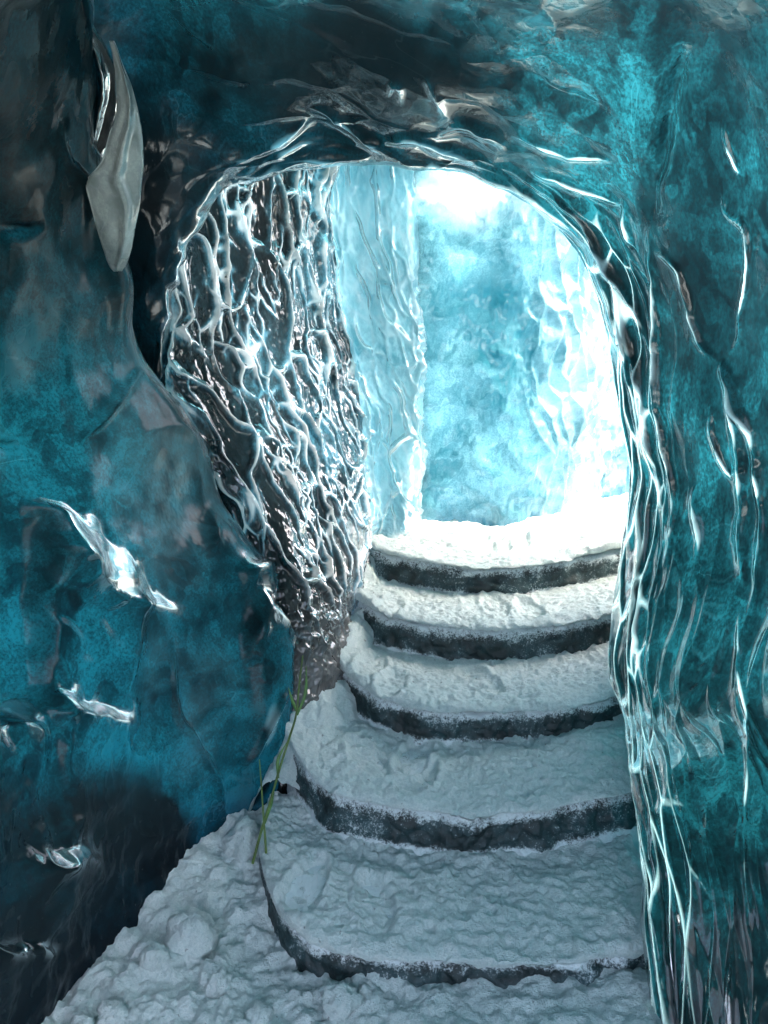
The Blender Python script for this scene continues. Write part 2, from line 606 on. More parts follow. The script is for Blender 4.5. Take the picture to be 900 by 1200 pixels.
# ------------------------------------------------------------------ the arch: ceiling and right wall, one skin round the opening
# rows run from outside (behind the rim) over the lip and out towards the viewer
arch_cols = [
    # rim(u,v,Y)        lip+            mid               frame edge          overhead (world)        behind (world)
    [(188, 470, 3.05), (172, 470, 3.05), (140, 470, 3.10), (100, 470, 3.20), (-1.6, 2.6, 1.5), (-1.9, 1.0, 1.5)],
    [(192, 400, 3.00), (172, 400, 2.98), (140, 390, 3.00), (100, 380, 3.05), (-1.6, 2.4, 1.9), (-1.9, 0.5, 1.9)],
    [(205, 315, 2.95), (182, 305, 2.90), (150, 280, 2.90), (100, 240, 2.85), (-1.6, 2.2, 2.4), (-1.8, 0.0, 2.3)],
    [(252, 222, 2.95), (245, 195, 2.86), (195, 120, 2.75), (130, -20, 2.50), (-1.3, 1.6, 2.95), (-1.5, -0.1, 2.7)],
    [(320, 200, 2.96), (318, 165, 2.85), (285, 90, 2.65), (245, -40, 2.35), (-0.8, 1.3, 2.85), (-0.9, -0.1, 2.8)],
    [(392, 189, 2.96), (385, 130, 2.82), (375, 65, 2.58), (365, -50, 2.25), (-0.3, 1.1, 2.75), (-0.3, -0.1, 2.8)],
    [(485, 194, 2.95), (485, 158, 2.82), (490, 80, 2.52), (500, -50, 2.15), (0.15, 1.0, 2.65), (0.15, -1.9, 2.7)],
    [(570, 208, 2.93), (580, 172, 2.80), (610, 85, 2.45), (650, -50, 2.02), (0.55, 0.9, 2.55), (0.6, -1.9, 2.6)],
    [(645, 248, 2.90), (665, 215, 2.78), (710, 130, 2.44), (790, -40, 2.02), (1.1, 1.0, 2.55), (1.2, -1.9, 2.5)],
    [(700, 305, 2.85), (728, 285, 2.74), (780, 220, 2.46), (905, 90, 2.08), (1.35, 1.1, 2.3), (1.4, -1.8, 2.2)],
    [(726, 410, 2.80), (752, 400, 2.70), (808, 370, 2.50), (915, 320, 2.20), (1.45, 1.2, 1.9), (1.5, -1.8, 1.8)],
    [(736, 520, 2.78), (762, 515, 2.68), (815, 510, 2.50), (915, 500, 2.24), (1.48, 1.2, 1.5), (1.5, -1.8, 1.45)],
    [(742, 620, 2.75), (768, 620, 2.66), (818, 625, 2.48), (915, 640, 2.22), (1.45, 1.2, 1.15), (1.5, -1.8, 1.15)],
    [(735, 710, 2.66), (760, 712, 2.58), (815, 720, 2.38), (915, 740, 2.12), (1.4, 1.2, 0.85), (1.5, -1.8, 0.85)],
    [(726, 795, 2.56), (750, 800, 2.46), (812, 815, 2.24), (915, 850, 1.98), (1.35, 1.2, 0.55), (1.45, -1.8, 0.55)],
    [(740, 890, 2.16), (758, 895, 2.10), (815, 915, 1.96), (915, 960, 1.78), (1.3, 1.1, 0.3), (1.4, -1.8, 0.3)],
    [(768, 1010, 1.84), (780, 1020, 1.80), (825, 1050, 1.70), (915, 1110, 1.58), (1.25, 1.0, 0.05), (1.35, -1.8, 0.05)],
    [(778, 1130, 1.66), (790, 1150, 1.63), (835, 1200, 1.55), (920, 1280, 1.45), (1.2, 0.9, -0.2), (1.3, -1.8, -0.2)],
    [(790, 1260, 1.55), (805, 1290, 1.52), (845, 1330, 1.46), (925, 1400, 1.38), (1.2, 0.9, -0.5), (1.3, -1.8, -0.5)],
]
ctrl = []
nC = len(arch_cols)
for j, c in enumerate(arch_cols):
    inner = [np.array(P(*q)) for q in c[:4]] + [np.array(q, dtype=float) for q in c[4:]]
    rim, lip = inner[0], inner[1]
    # outward direction of the opening at this column, used to roll the skin over the lip
    mid = np.array(P(500, 560, rim[1]))
    out = rim - mid
    out[1] = 0
    out /= np.linalg.norm(out)
    o1 = rim + out * 0.05 + np.array([0, 0.13, 0])
    o2 = rim + out * 0.28 + np.array([0, 0.32, 0])
    o3 = rim + out * 0.75 + np.array([0, 0.50, 0])
    ctrl.append([o3, o2, o1, rim, lip] + inner[2:])
ctrl = np.swapaxes(np.array(ctrl), 0, 1)              # rows (across) x cols (along)
row_counts = [8, 12, 40, 70, 130, 130, 16, 14]
col_counts = [16, 20, 36, 40, 40, 46, 42, 40, 38, 44, 44, 40, 38, 36, 36, 36, 32, 16]
base = net(ctrl, row_counts, col_counts)
nrm = grid_normals(base)
# normals should look into the cave (towards the viewer's axis)
toward = np.array([0.1, 1.2, 1.4]) - base
if (np.sum(nrm * toward, -1) > 0).mean() < 0.5:
    nrm = -nrm
    arch_flip = True
else:
    arch_flip = False
uv = to_px(base)
a_, b_ = arc(base)
U, V = uv[..., 0], uv[..., 1]
rightness = sstep(600, 760, U)
wob = fbm(base * 3.0, 3)
disp = 0.035 * fbm(base * 2.0, 2) + 0.006 * fbm(base * 6.0 + 9, 2)
# scallops over the ceiling
f1, f2, cid = voronoi2(a_ / 0.17 + 0.5 * wob, b_ / 0.30 + 0.5 * perlin(base * 3 + 7), 2)
ceil = (1 - rightness)
disp += ceil * 0.005 * (1 - np.clip((f2 - f1) / 0.5, 0, 1)) ** 2
# braided flutes running along the rim, strongest close to it
rim_row = sum(row_counts[:3])
adist = np.abs(a_ - a_[rim_row][None, :])
near = np.exp(-(adist / (0.12 + 0.05 * rightness)) ** 2)
f1, f2, cid = voronoi2(a_ / 0.055 + 0.55 * perlin(base * 5), b_ / 0.34 + 0.3 * perlin(base * 4 + 3), 4)
ridge = 1 - np.clip((f2 - f1) / 0.55, 0, 1)
ridge_n = ridge
disp += near * (0.06 + 0.94 * rightness) * 0.014 * ridge ** 1.6
# long soft flutes lower right
low = sstep(560, 800, V) * rightness
f1, f2, cid = voronoi2(a_ / 0.085 + 0.5 * perlin(base * 4 + 2), b_ / 0.42 + 0.3 * perlin(base * 3 + 13), 6)
lowridge = (1 - np.clip((f2 - f1) / 0.7, 0, 1)) ** 1.4
disp += low * 0.011 * lowridge
# ribs seen one by one: (polyline in photo pixels, height m, half width px)
RIBS = [
    ([(196, 430), (188, 392), (206, 352), (203, 318), (226, 280), (240, 248), (253, 215)], 0.026, 4),
    ([(250, 203), (282, 186), (320, 166), (345, 145), (362, 128)], 0.028, 8),
    ([(252, 228), (300, 203), (340, 188), (395, 184), (440, 182)], 0.024, 7),
    ([(270, 210), (310, 186), (345, 168), (385, 160)], 0.014, 5),
    ([(358, 116), (382, 119), (405, 136), (440, 166), (470, 186)], 0.034, 8),
    ([(440, 166), (466, 155), (496, 159), (522, 176), (555, 190), (600, 214)], 0.028, 7),
    ([(508, 157), (540, 142), (575, 154), (597, 168)], 0.028, 7),
    ([(440, 181), (500, 192), (560, 203), (610, 222), (650, 248), (692, 280), (720, 320)], 0.016, 5),
    ([(597, 190), (640, 222), (680, 250), (702, 282), (720, 322), (740, 352), (758, 400), (768, 455)], 0.024, 4),
    ([(700, 285), (712, 335), (724, 380), (740, 440), (752, 520), (762, 600)], 0.020, 4),
    ([(722, 330), (735, 400), (752, 455), (760, 520), (775, 580), (788, 640)], 0.020, 4),
    ([(730, 232), (738, 270), (746, 292)], 0.018, 4),
    ([(625, 193), (660, 205), (700, 222), (728, 240)], 0.018, 3),
    ([(765, 262), (763, 300), (766, 345), (768, 405), (771, 465), (778, 520), (787, 575), (790, 625), (782, 670)], 0.028, 4),
    ([(765, 292), (782, 302), (796, 322), (804, 350), (811, 382), (822, 408), (842, 424)], 0.024, 3),
    ([(846, 220), (850, 248), (868, 264), (875, 284), (873, 330), (866, 372), (861, 402), (846, 420)], 0.020, 2.6),
    ([(842, 140), (850, 170), (862, 198), (870, 205)], 0.010, 2.5),
    ([(842, 422), (856, 462), (866, 500), (868, 560), (866, 640), (872, 690)], 0.034, 7),
    ([(842, 422), (850, 445), (862, 470), (880, 508), (886, 570), (888, 640), (880, 720)], 0.024, 5),
    ([(832, 470), (836, 510), (846, 540), (856, 558), (866, 545)], 0.016, 4),
    ([(806, 570), (812, 600), (818, 625), (816, 660)], 0.020, 5),
    ([(750, 560), (755, 640), (752, 700), (742, 760)], 0.020, 5),
    ([(770, 640), (762, 700), (756, 760), (760, 830)], 0.018, 5),
    ([(870, 690), (866, 780), (880, 870), (872, 980), (880, 1100)], 0.012, 4),
    ([(800, 60), (782, 130), (770, 200), (764, 262)], -0.05, 9),
    ([(455, 105), (462, 92), (470, 96), (472, 118)], 0.014, 3),
    ([(500, 88), (512, 110), (522, 135)], 0.014, 4),
    ([(590, 60), (620, 90), (650, 112), (690, 125), (735, 150)], -0.022, 10),
    ([(600, 150), (660, 175), (720, 190)], 0.012, 3),
]
vis = (base[..., 1] > 1.2) & (np.arange(base.shape[0])[:, None] >= rim_row - 30)
wv2 = uv + px_warp(base, 2.0, 9.0)
sc = 1 + 0.35 * perlin(base * 12)
ribmask = np.zeros(base.shape[:2])
ribfine = np.zeros(base.shape[:2])
for pts, h, w in RIBS:
    d, al = poly_dist(wv2, smooth_line(pts, 3))
    taper = np.clip(np.minimum(al, 1 - al) * 2.6, 0.0, 1) ** 0.8
    disp += vis * h * taper * sc / (1 + (d / w) ** 2) ** 1.3
    if h > 0:
        ribmask = np.maximum(ribmask, vis * taper / (1 + (d / (2.2 * w)) ** 2) ** 2)
        ribfine = np.maximum(ribfine, vis * taper / (1 + (d / (0.9 * w)) ** 2) ** 2)
disp += 0.025 * near * sstep(260, 210, U) * perlin(base * 9 + 4)
disp *= sstep(-1.0, 0.5, base[..., 1]) * 0.9 + 0.1
g = base + nrm * disp[..., None]
wv = uv + px_warp(base, 16, 3.0)
thin = blobs(wv, 0.50, [
    (690, 110, 65, 65, 1.3), (640, 60, 40, 40, 0.4), (730, 190, 40, 40, 0.7), (560, 10, 120, 30, 0.3),
    (430, 50, 110, 55, -0.5), (480, 110, 100, 35, -0.5), (210, 60, 90, 70, 0.25), (640, 165, 40, 25, -0.3), (690, 20, 40, 30, -0.4),
    (180, 60, 60, 60, 0.15), (300, 90, 70, 40, -0.1), (800, 350, 40, 90, -0.35), (800, 190, 30, 60, 0.15),
    (820, 540, 40, 110, 0.15), (830, 800, 90, 150, 0.2), (850, 1000, 90, 150, 0.3), (880, 250, 30, 120, 0.1),
    (860, 60, 60, 60, -0.3), (185, 230, 60, 80, -0.35), (730, 650, 25, 200, -0.3)])
thin = np.clip(thin, 0.04, 1.0) * 0.55
thin = thin * (0.75 + 0.45 * lowridge * low + 0.25 * (1 - low))  # flute crests made brighter than their hollows in the colour
thin = thin + 1.6 * np.clip(ribfine, 0, 1) * (0.35 + 0.65 * sstep(-0.4, 0.3, perlin(base * 9 + 3))) + 2.2 * near * ridge_n ** 4 * (0.35 + 0.65 * rightness)  # bright lines painted along ribs stand in for refracted light
dirt_shade = blobs(wv, 0.0, [(430, 40, 80, 45, 0.55), (350, 50, 50, 40, 0.15), (690, 25, 35, 25, 0.7), (175, 230, 55, 130, 0.9),  # left crevice shade painted in, ceiling and rim patches darkened too
                       (790, 380, 25, 70, 0.35), (470, 110, 80, 30, 0.4), (720, 700, 20, 120, 0.3)])
cloud_light = blobs(wv, 0.03, [(190, 240, 30, 30, 0.25), (880, 400, 30, 120, 0.12), (320, 70, 60, 40, 0.1), (700, 110, 60, 60, 0.12)])
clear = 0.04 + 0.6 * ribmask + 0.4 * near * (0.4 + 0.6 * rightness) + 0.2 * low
at = ice_attr(thin, cloud_light, dirt_shade, clear)
# split along the dark crease between the ceiling and the right-hand wall
split = sum(col_counts[:9])
nf_r, nf_c = base.shape[0] - 1, base.shape[1] - 1
cc = np.broadcast_to(np.arange(nf_c)[None, :], (nf_r, nf_c))
rr = np.broadcast_to(np.arange(nf_r)[:, None], (nf_r, nf_c))
me = sheet_mesh('ice_arch', g, flip=not arch_flip, attr=at, mask=cc < split)
add('ice_arch', me, M_FLUTE, label='dark teal ice ceiling with a glassy rippled rim arching over the opening', cat='ice arch')
me = sheet_mesh('ice_wall', g, flip=not arch_flip, attr=at, mask=cc >= split)
add('ice_wall', me, M_FLUTE, label='fluted blue ice wall to the right of the steps with braided glossy ribs', cat='ice wall')

# ------------------------------------------------------------------ left wall
lw_rows = [
    # v, edge u, Y at u=0, Y half way, Y at the edge
    (-160, 80, 1.42, 1.57, 1.74),
    (0, 92, 1.70, 1.85, 2.06),
    (110, 98, 1.86, 2.02, 2.23),
    (210, 106, 1.99, 2.15, 2.37),
    (320, 142, 2.09, 2.29, 2.55),
    (420, 160, 2.13, 2.36, 2.66),
    (500, 225, 2.12, 2.38, 2.76),
    (590, 250, 2.06, 2.36, 2.80),
    (680, 310, 2.02, 2.36, 2.78),
    (760, 335, 1.97, 2.34, 2.72),
    (840, 335, 1.90, 2.26, 2.64),
    (920, 315, 1.80, 2.16, 2.55),
    (1000, 300, 1.72, 2.10, 2.48),
    (1090, 300, 1.64, 2.03, 2.38),
    (1200, 300, 1.55, 1.95, 2.28),
    (1330, 300, 1.45, 1.85, 2.16),
]
ctrl = []
for v, e, y0, ym, ye in lw_rows:
    p0 = np.array(P(0, v, y0))
    z = p0[2]
    ctrl.append([np.array((-1.35, -1.9, z)), np.array((-1.35, 0.4, z)), np.array(P(-170, v, y0 - 0.32)), p0,
                 np.array(P(e * 0.5, v, ym)), np.array(P(e * 0.82, v, ye * 0.65 + ym * 0.35)), np.array(P(e, v, ye + 0.02)),
                 np.array(P(e + 4, v, ye + 0.25)), np.array(P(e - 25, v, ye + 0.5))])
ctrl.insert(0, [p * np.array([1, 1, 0]) + np.array([-0.12, -0.05, 3.5]) for p in ctrl[0]])
ctrl = np.array(ctrl)
row_counts = [10, 22, 34, 28, 28, 30, 28, 26, 28, 28, 26, 26, 26, 26, 24, 10]
col_counts = [8, 10, 30, 110, 80, 60, 40, 14]
base = net(ctrl, row_counts, col_counts)
nrm = grid_normals(base)
toward = np.array([0.3, 1.0, 1.4]) - base
lw_flip = (np.sum(nrm * toward, -1) > 0).mean() < 0.5
if lw_flip:
    nrm = -nrm
uv = to_px(base)
wv = uv + px_warp(base, 12, 4.0)
U, V = wv[..., 0], wv[..., 1]
disp = 0.045 * fbm(base * 1.8 + 5, 2) + 0.007 * fbm(base * 6.0, 2)
# beds that run along the wall and catch the light from the opening on their upper faces
bed = base[..., 2] / 0.21 + 0.35 * perlin(base * 2.2 + 3) + 0.10 * base[..., 1]
saw = bed - np.floor(bed)
disp += 0.008 * sstep(0.0, 0.3, saw) * (1 - sstep(0.3, 1.0, saw)) * sstep(500, 640, V)
ledgemask = np.zeros(base.shape[:2])
LEDGES = [
    ([(44, 596), (70, 608), (98, 606)], 0.035, 16),
    ([(52, 640), (95, 664), (128, 694), (150, 708)], 0.095, 56),
    ([(150, 704), (175, 708), (196, 706)], 0.03, 14),
    ([(-40, 866), (0, 858), (40, 844), (68, 834)], 0.085, 46),
    ([(78, 842), (110, 840), (142, 844)], 0.05, 22),
    ([(30, 1012), (70, 1008), (100, 1012)], 0.05, 22),
    ([(-10, 1120), (20, 1112), (40, 1118)], 0.03, 14),
    ([(296, 668), (312, 660), (332, 672)], 0.03, 14),
    ([(300, 726), (318, 722), (342, 748)], 0.05, 30),
]
gn = 0.5 + 0.8 * sstep(-0.35, 0.25, perlin(base * 11 + 60))
for pts, h, w in LEDGES:
    line = smooth_line(pts, 5)
    vl = np.interp(U, line[:, 0], line[:, 1])
    inside = sstep(line[0, 0] - 22, line[0, 0] + 6, U) * (1 - sstep(line[-1, 0] - 6, line[-1, 0] + 22, U))
    dv = V - vl
    prof = sstep(-w, w * 0.15, dv) * np.exp(-np.maximum(dv, 0) / (w * 3.5))
    # the upper faces turn towards the opening: they fall away to the right
    sl = np.clip((U - line[0, 0]) / (line[-1, 0] - line[0, 0]), -0.3, 1.2)
    disp += h * prof * inside * (0.75 + 0.25 * gn) * (1.35 - 0.75 * sl)
    ledgemask = np.maximum(ledgemask, inside * np.exp(-((dv + 0.4 * w) / (w * 0.6)) ** 2))
LRIBS = [
    ([(165, 430), (140, 470), (118, 500), (98, 520)], 0.030, 4),
    ([(92, 20), (98, 90), (106, 170), (104, 230), (112, 260)], 0.020, 4),
    ([(65, 150), (75, 190), (98, 215), (108, 245), (112, 300)], 0.018, 5),
    ([(207, 740), (203, 790), (212, 835), (232, 870), (258, 915), (268, 960)], 0.026, 4),
    ([(338, 800), (322, 825), (306, 862), (286, 905)], 0.035, 4),
    ([(252, 590), (250, 630), (258, 640)], 0.018, 4),
    ([(0, 268), (30, 270), (52, 262)], -0.030, 4),
    ([(0, 512), (14, 520), (28, 518)], -0.025, 3),
    ([(160, 505), (220, 500), (238, 530), (240, 590)], 0.02, 8),
]
wv2 = uv + px_warp(base, 2.0, 9.0)
for pts, h, w in LRIBS:
    d, al = poly_dist(wv2, smooth_line(pts, 3))
    taper = np.clip(np.minimum(al, 1 - al) * 2.6, 0.0, 1) ** 0.8
    disp += h * taper / (1 + (d / w) ** 2) ** 1.3
rough_low = sstep(900, 960, V)
disp += rough_low * (0.007 * fbm(base * 16, 3))
disp *= sstep(-1.0, 0.5, base[..., 1]) * 0.9 + 0.1
g = base + nrm * disp[..., None]
thin = blobs(wv, 0.58, [
    (20, 430, 70, 90, 0.45), (60, 520, 60, 40, 0.25), (30, 760, 120, 80, 0.35), (60, 870, 120, 40, 0.35),
    (110, 560, 40, 60, 0.2), (0, 220, 50, 60, 0.3), (300, 760, 40, 60, 0.2), (245, 945, 16, 18, 0.45),
    (310, 850, 14, 40, 0.7), (200, 500, 40, 60, -0.2), (180, 770, 30, 40, -0.2), (40, 90, 70, 110, 0.25), (60, 300, 60, 80, 0.2)])
edge = np.interp(U, [-100, 0, 100, 200, 215, 260, 320], [935, 925, 915, 905, 960, 1010, 1020])
dirt_shade = 0.95 * sstep(-26, 34, V - edge + 22 * perlin(base * 7 + 11))
dirt_shade = np.clip(dirt_shade + blobs(wv, 0, [(210, 480, 30, 40, 0.5), (245, 560, 20, 70, 0.7)]), 0, 1)  # crevice shade at the right edge, painted on top of the grit
f1, f2, _ = voronoi2(base[..., 2] / 0.022 + 0.4 * perlin(base * 30), (base[..., 0] + base[..., 1]) / 0.016, 8)
spots = sstep(0.35, 0.6, f1)
cloud_light = blobs(wv, 0.02, [(195, 600, 38, 70, 0.75), (160, 520, 40, 50, 0.35), (220, 520, 20, 30, 0.3), (150, 460, 12, 30, 0.3),
                         (180, 775, 26, 50, 0.22), (255, 800, 40, 60, 0.16), 
                         (230, 860, 20, 60, 0.3)])
cloud_light = cloud_light * (1 - 0.55 * spots * blobs(wv, 0, [(210, 590, 45, 60, 1.0)]))
me = sheet_mesh('ice_wall', g, flip=not lw_flip, attr=ice_attr(thin, cloud_light, dirt_shade, 0.0 + 1.0 * ledgemask * sstep(-0.75, -0.1, perlin(base * 16 + 4))))
add('ice_wall', me, M_WALL, label='deep blue bulging ice wall on the left, black with grit at its foot', cat='ice wall')

# ------------------------------------------------------------------ rippled curtain of clear ice left of the steps
cu = [
    [(120, 60, 3.45), (115, 280, 3.4), (140, 450, 3.35), (190, 600, 3.25), (225, 760, 3.1), (240, 900, 2.95), (250, 1040, 2.8)],
    [(215, 60, 3.25), (195, 280, 3.12), (205, 450, 3.05), (262, 600, 2.97), (300, 760, 2.86), (298, 900, 2.70), (295, 1030, 2.5)],
    [(285, 60, 3.45), (265, 280, 3.28), (280, 450, 3.2), (328, 600, 3.02), (350, 750, 2.80), (342, 880, 2.62), (335, 990, 2.5)],
    [(345, 60, 3.75), (330, 280, 3.62), (342, 450, 3.52), (370, 600, 3.28), (392, 740, 2.97), (388, 860, 2.76), (384, 960, 2.66)],
    [(385, 60, 4.02), (385, 280, 3.95), (392, 450, 3.88), (410, 590, 3.66), (424, 700, 3.38), (424, 800, 3.10), (420, 880, 2.95)],
    [(400, 60, 4.22), (400, 280, 4.2), (408, 450, 4.15), (426, 585, 4.0), (440, 660, 3.80), (442, 735, 3.55), (442, 820, 3.3)],
    [(420, 60, 4.28), (422, 280, 4.26), (428, 450, 4.22), (444, 585, 4.14), (452, 645, 4.06), (455, 710, 3.95), (455, 780, 3.8)],
    [(478, 60, 4.30), (480, 280, 4.28), (482, 450, 4.26), (478, 590, 4.20), (474, 645, 4.14), (474, 700, 4.05), (474, 770, 3.9)],
    [(498, 60, 4.60), (496, 280, 4.60), (494, 450, 4.60), (492, 590, 4.6), (486, 645, 4.55), (486, 700, 4.5), (486, 770, 4.4)],
]
for j in range(4, 8):
    cu[j] = [(u + 13 * math.sin(1.9 * r_ + j * 0.6) * (1 if j < 7 else 0.5), v, Y) for r_, (u, v, Y) in enumerate(cu[j])]
cu = [[(u, v, Y if Y < 3.2 else 3.2 + (Y - 3.2) * 0.62) for u, v, Y in c] for c in cu]
ctrl = np.swapaxes(np.array([[P(*q) for q in c] for c in cu]), 0, 1)
row_counts = [90, 110, 110, 100, 70, 40]
col_counts = [40, 90, 90, 80, 40, 24, 60, 14]
base = net(ctrl, row_counts, col_counts)
nrm = grid_normals(base)
toward = np.array([1.0, 2.5, 1.4]) - base
cf = (np.sum(nrm * toward, -1) > 0).mean() < 0.5
if cf:
    nrm = -nrm
uv = to_px(base)
a_, b_ = arc(base)
U, V = uv[..., 0], uv[..., 1]
w1 = perlin(base * 4.0)
w2 = perlin(base * 4.0 + 21)
lean = 0.20 * (a_ - a_.mean())                          # the flutes drift to the right going down
disp = 0.035 * fbm(base * 2.4 + 2, 2)
pale = sstep(392, 412, U)
rip = sstep(800, 640, V) * (0.45 + 0.55 * sstep(180, 240, U))
f1, f2, cid = voronoi2((b_ - lean) / 0.105 + 0.75 * w1 + 0.22 * perlin(base * 11), a_ / 0.42 + 0.8 * w2 + 0.15 * perlin(base * 9 + 5), 11)
ridge = np.exp(-((f2 - f1) / 0.17) ** 2)
vary = sstep(-0.30, 0.40, perlin(base * np.array([7, 7, 2.2]) + 77))
disp += rip * (1 - 0.35 * pale) * 0.044 * ridge * (0.22 + 0.85 * vary)
f1, f2, cid = voronoi2((b_ - lean) / 0.058 + 0.7 * w2 + 0.22 * perlin(base * 17), a_ / 0.17 + 0.7 * w1, 12)
ridge2 = np.exp(-((f2 - f1) / 0.22) ** 2)
vary2 = sstep(-0.25, 0.4, perlin(base * np.array([6, 6, 3]) + 50))
disp += rip * 0.012 * ridge2 * (0.05 + vary2)
disp += 0.004 * fbm(base * 26, 3) + sstep(600, 760, V) * 0.020 * fbm(base * 14, 4)
g = base + nrm * disp[..., None]
wv = uv + px_warp(base, 8, 5.0)
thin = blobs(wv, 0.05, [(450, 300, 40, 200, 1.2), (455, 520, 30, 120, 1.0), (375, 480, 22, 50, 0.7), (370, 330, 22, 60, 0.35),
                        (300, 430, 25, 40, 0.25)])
cloud_light = blobs(wv, 0.03, [(440, 640, 40, 40, 1.0), (400, 740, 40, 70, 0.55), (380, 830, 40, 60, 0.5), (455, 350, 30, 250, 0.25),
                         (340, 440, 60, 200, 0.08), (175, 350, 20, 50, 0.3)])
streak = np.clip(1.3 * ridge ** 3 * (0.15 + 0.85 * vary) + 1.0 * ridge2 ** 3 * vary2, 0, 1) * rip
cloud_light = cloud_light + 0.8 * streak * sstep(-0.4, 0.3, perlin(base * 13 + 8))  # white glints on the crests, painted in as milkiness
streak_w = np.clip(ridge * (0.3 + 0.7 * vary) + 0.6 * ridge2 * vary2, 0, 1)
thin = thin + 3.0 * streak  # same painted crest glints, brightened through the pale tint
dirt_shade = blobs(wv, 0.0, [(250, 500, 30, 120, 0.6), (215, 380, 25, 60, 0.5)])  # shade of the crevice next to the left wall, painted in
ccol = sum(col_counts[:5])
cj = np.broadcast_to(np.arange(base.shape[1] - 1)[None, :], (base.shape[0] - 1, base.shape[1] - 1))
me = sheet_mesh('ice_column', g, flip=not cf, mask=cj >= ccol,
                attr=ice_attr(1.15 + 0.5 * fbm(base * 3, 3) + 0.3 * ridge2, 0.45 + 0.4 * ridge2, np.zeros_like(thin), 0.55))
add('ice_column', me, M_COLUMN, label='pale rippled ice column beyond the arch, beside the glowing wall', cat='ice column')
me = sheet_mesh('ice_curtain', g, flip=not cf, attr=ice_attr(thin, cloud_light, dirt_shade, 0.06 + 0.9 * rip * np.clip(0.15 + 1.2 * streak_w, 0, 1)), mask=cj < ccol)
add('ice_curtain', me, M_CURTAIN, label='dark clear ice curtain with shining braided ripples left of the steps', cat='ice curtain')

# ------------------------------------------------------------------ bright ice wall outside, behind the top of the steps
bw = [
    [(-1.5, 4.75), (-1.5, 4.72), (-1.5, 4.68), (-1.5, 4.7), (-1.5, 4.45)],
    [(0.0, 4.62), (0.0, 4.60), (0.0, 4.55), (0.0, 4.50), (0.0, 4.30)],
    [(0.4, 4.60), (0.4, 4.58), (0.4, 4.52), (0.4, 4.45), (0.4, 4.22)],
    [(0.72, 4.56), (0.72, 4.54), (0.72, 4.48), (0.72, 4.40), (0.72, 4.15)],
    [(1.02, 4.66), (1.0, 4.64), (0.98, 4.58), (0.98, 4.50), (1.0, 4.25)],
    [(1.32, 4.98), (1.28, 4.94), (1.26, 4.88), (1.26, 4.8), (1.28, 4.6)],
    [(2.0, 5.9), (1.95, 5.8), (1.95, 5.7), (1.95, 5.6), (1.95, 5.5)],
    [(4.5, 6.9), (4.5, 6.8), (4.5, 6.7), (4.5, 6.6), (4.5, 6.5)],
]
bw = [[(x * 0.9, y - 0.55) for x, y in c] for c in bw]
zrow = [0.3, 0.9, 1.7, 2.4, 2.95]
ctrl = [[(c[i][0], c[i][1], zrow[i]) for c in bw] for i in range(5)]
# unseen roof added over the top of the steps to soften the sun
ctrl.append([(c[4][0], c[4][1] - 0.35, 3.22) for c in bw])
ctrl.append([(c[4][0], min(c[4][1] - 0.80, 3.5), 3.32) for c in bw])
ctrl.append([(c[4][0], min(c[4][1] - 1.4, 2.9), 3.36) for c in bw])
ctrl = np.array(ctrl)
base = net(ctrl, [50, 70, 70, 50, 20, 14, 10], [10, 60, 60, 60, 60, 50, 24])
nrm = grid_normals(base)
toward = np.array([0.6, 0.0, 1.5]) - base
bf = (np.sum(nrm * toward, -1) > 0).mean() < 0.5
if bf:
    nrm = -nrm
uv = to_px(base)
a_, b_ = arc(base)
U, V = uv[..., 0], uv[..., 1]
disp = 0.06 * fbm(base * 2.0 + 4, 3) + 0.02 * fbm(base * 7.0, 4)
rt = sstep(600, 680, U)
f1, f2, cid = voronoi2((b_ + 0.25 * a_) / 0.10 + 0.5 * perlin(base * 4), a_ / 0.28 + 0.4 * perlin(base * 4 + 9), 14)
disp += rt * 0.045 * (1 - np.clip((f2 - f1) / 0.6, 0, 1)) ** 1.4
g = base + nrm * disp[..., None]
wv = uv + px_warp(base, 25, 2.0)
thin = blobs(wv, 0.66, [(560, 215, 100, 50, 0.75), (560, 560, 90, 60, 0.3), (580, 345, 85, 45, -0.5), (620, 400, 40, 70, -0.2),  # lit top and sunlit right brightened, shaded band darkened, by colour
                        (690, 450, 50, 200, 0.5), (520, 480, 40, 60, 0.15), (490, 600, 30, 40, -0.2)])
cloud_light = blobs(wv, 0.08, [(560, 210, 90, 50, 0.6), (690, 450, 50, 200, 0.5), (560, 640, 100, 30, 0.3)])  # top and right side whitened where light falls, painted as milkiness
fx = 0.25 * (base[:-1, :-1, 0] + base[1:, 1:, 0] + base[:-1, 1:, 0] + base[1:, :-1, 0])
fz = base[:-1, :-1, 2]
roof_open = (fz > 2.9) & (base[:-1, :-1, 1] > 3.5) & (fx > 1.55 + 0.12 * perlin(base[:-1, :-1] * 3))  # gap cut in the added roof so sun reaches the right side
me = sheet_mesh('ice_wall', g, flip=not bf, mask=~roof_open, attr=ice_attr(thin, cloud_light, np.zeros_like(thin)))
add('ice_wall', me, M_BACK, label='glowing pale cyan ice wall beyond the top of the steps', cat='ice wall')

# ------------------------------------------------------------------ added snow bank out of view, limits sky light from the right exit
xs2 = np.linspace(1.25, 6.0, 90)
ys2 = np.linspace(2.6, 8.0, 110)
XX, YY = np.meshgrid(xs2, ys2)
pp = np.stack([XX, YY, np.zeros_like(XX)], -1)
zz = 0.5 + 2.0 * sstep(1.5, 3.2, XX + 0.15 * perlin(pp * 2)) + 0.08 * fbm(pp * 3, 4) + 0.02 * fbm(pp * 12, 3)
add('added_snow_bank', sheet_mesh('added_snow_bank', np.stack([XX, YY, zz], -1)), M_SNOW, kind='structure')

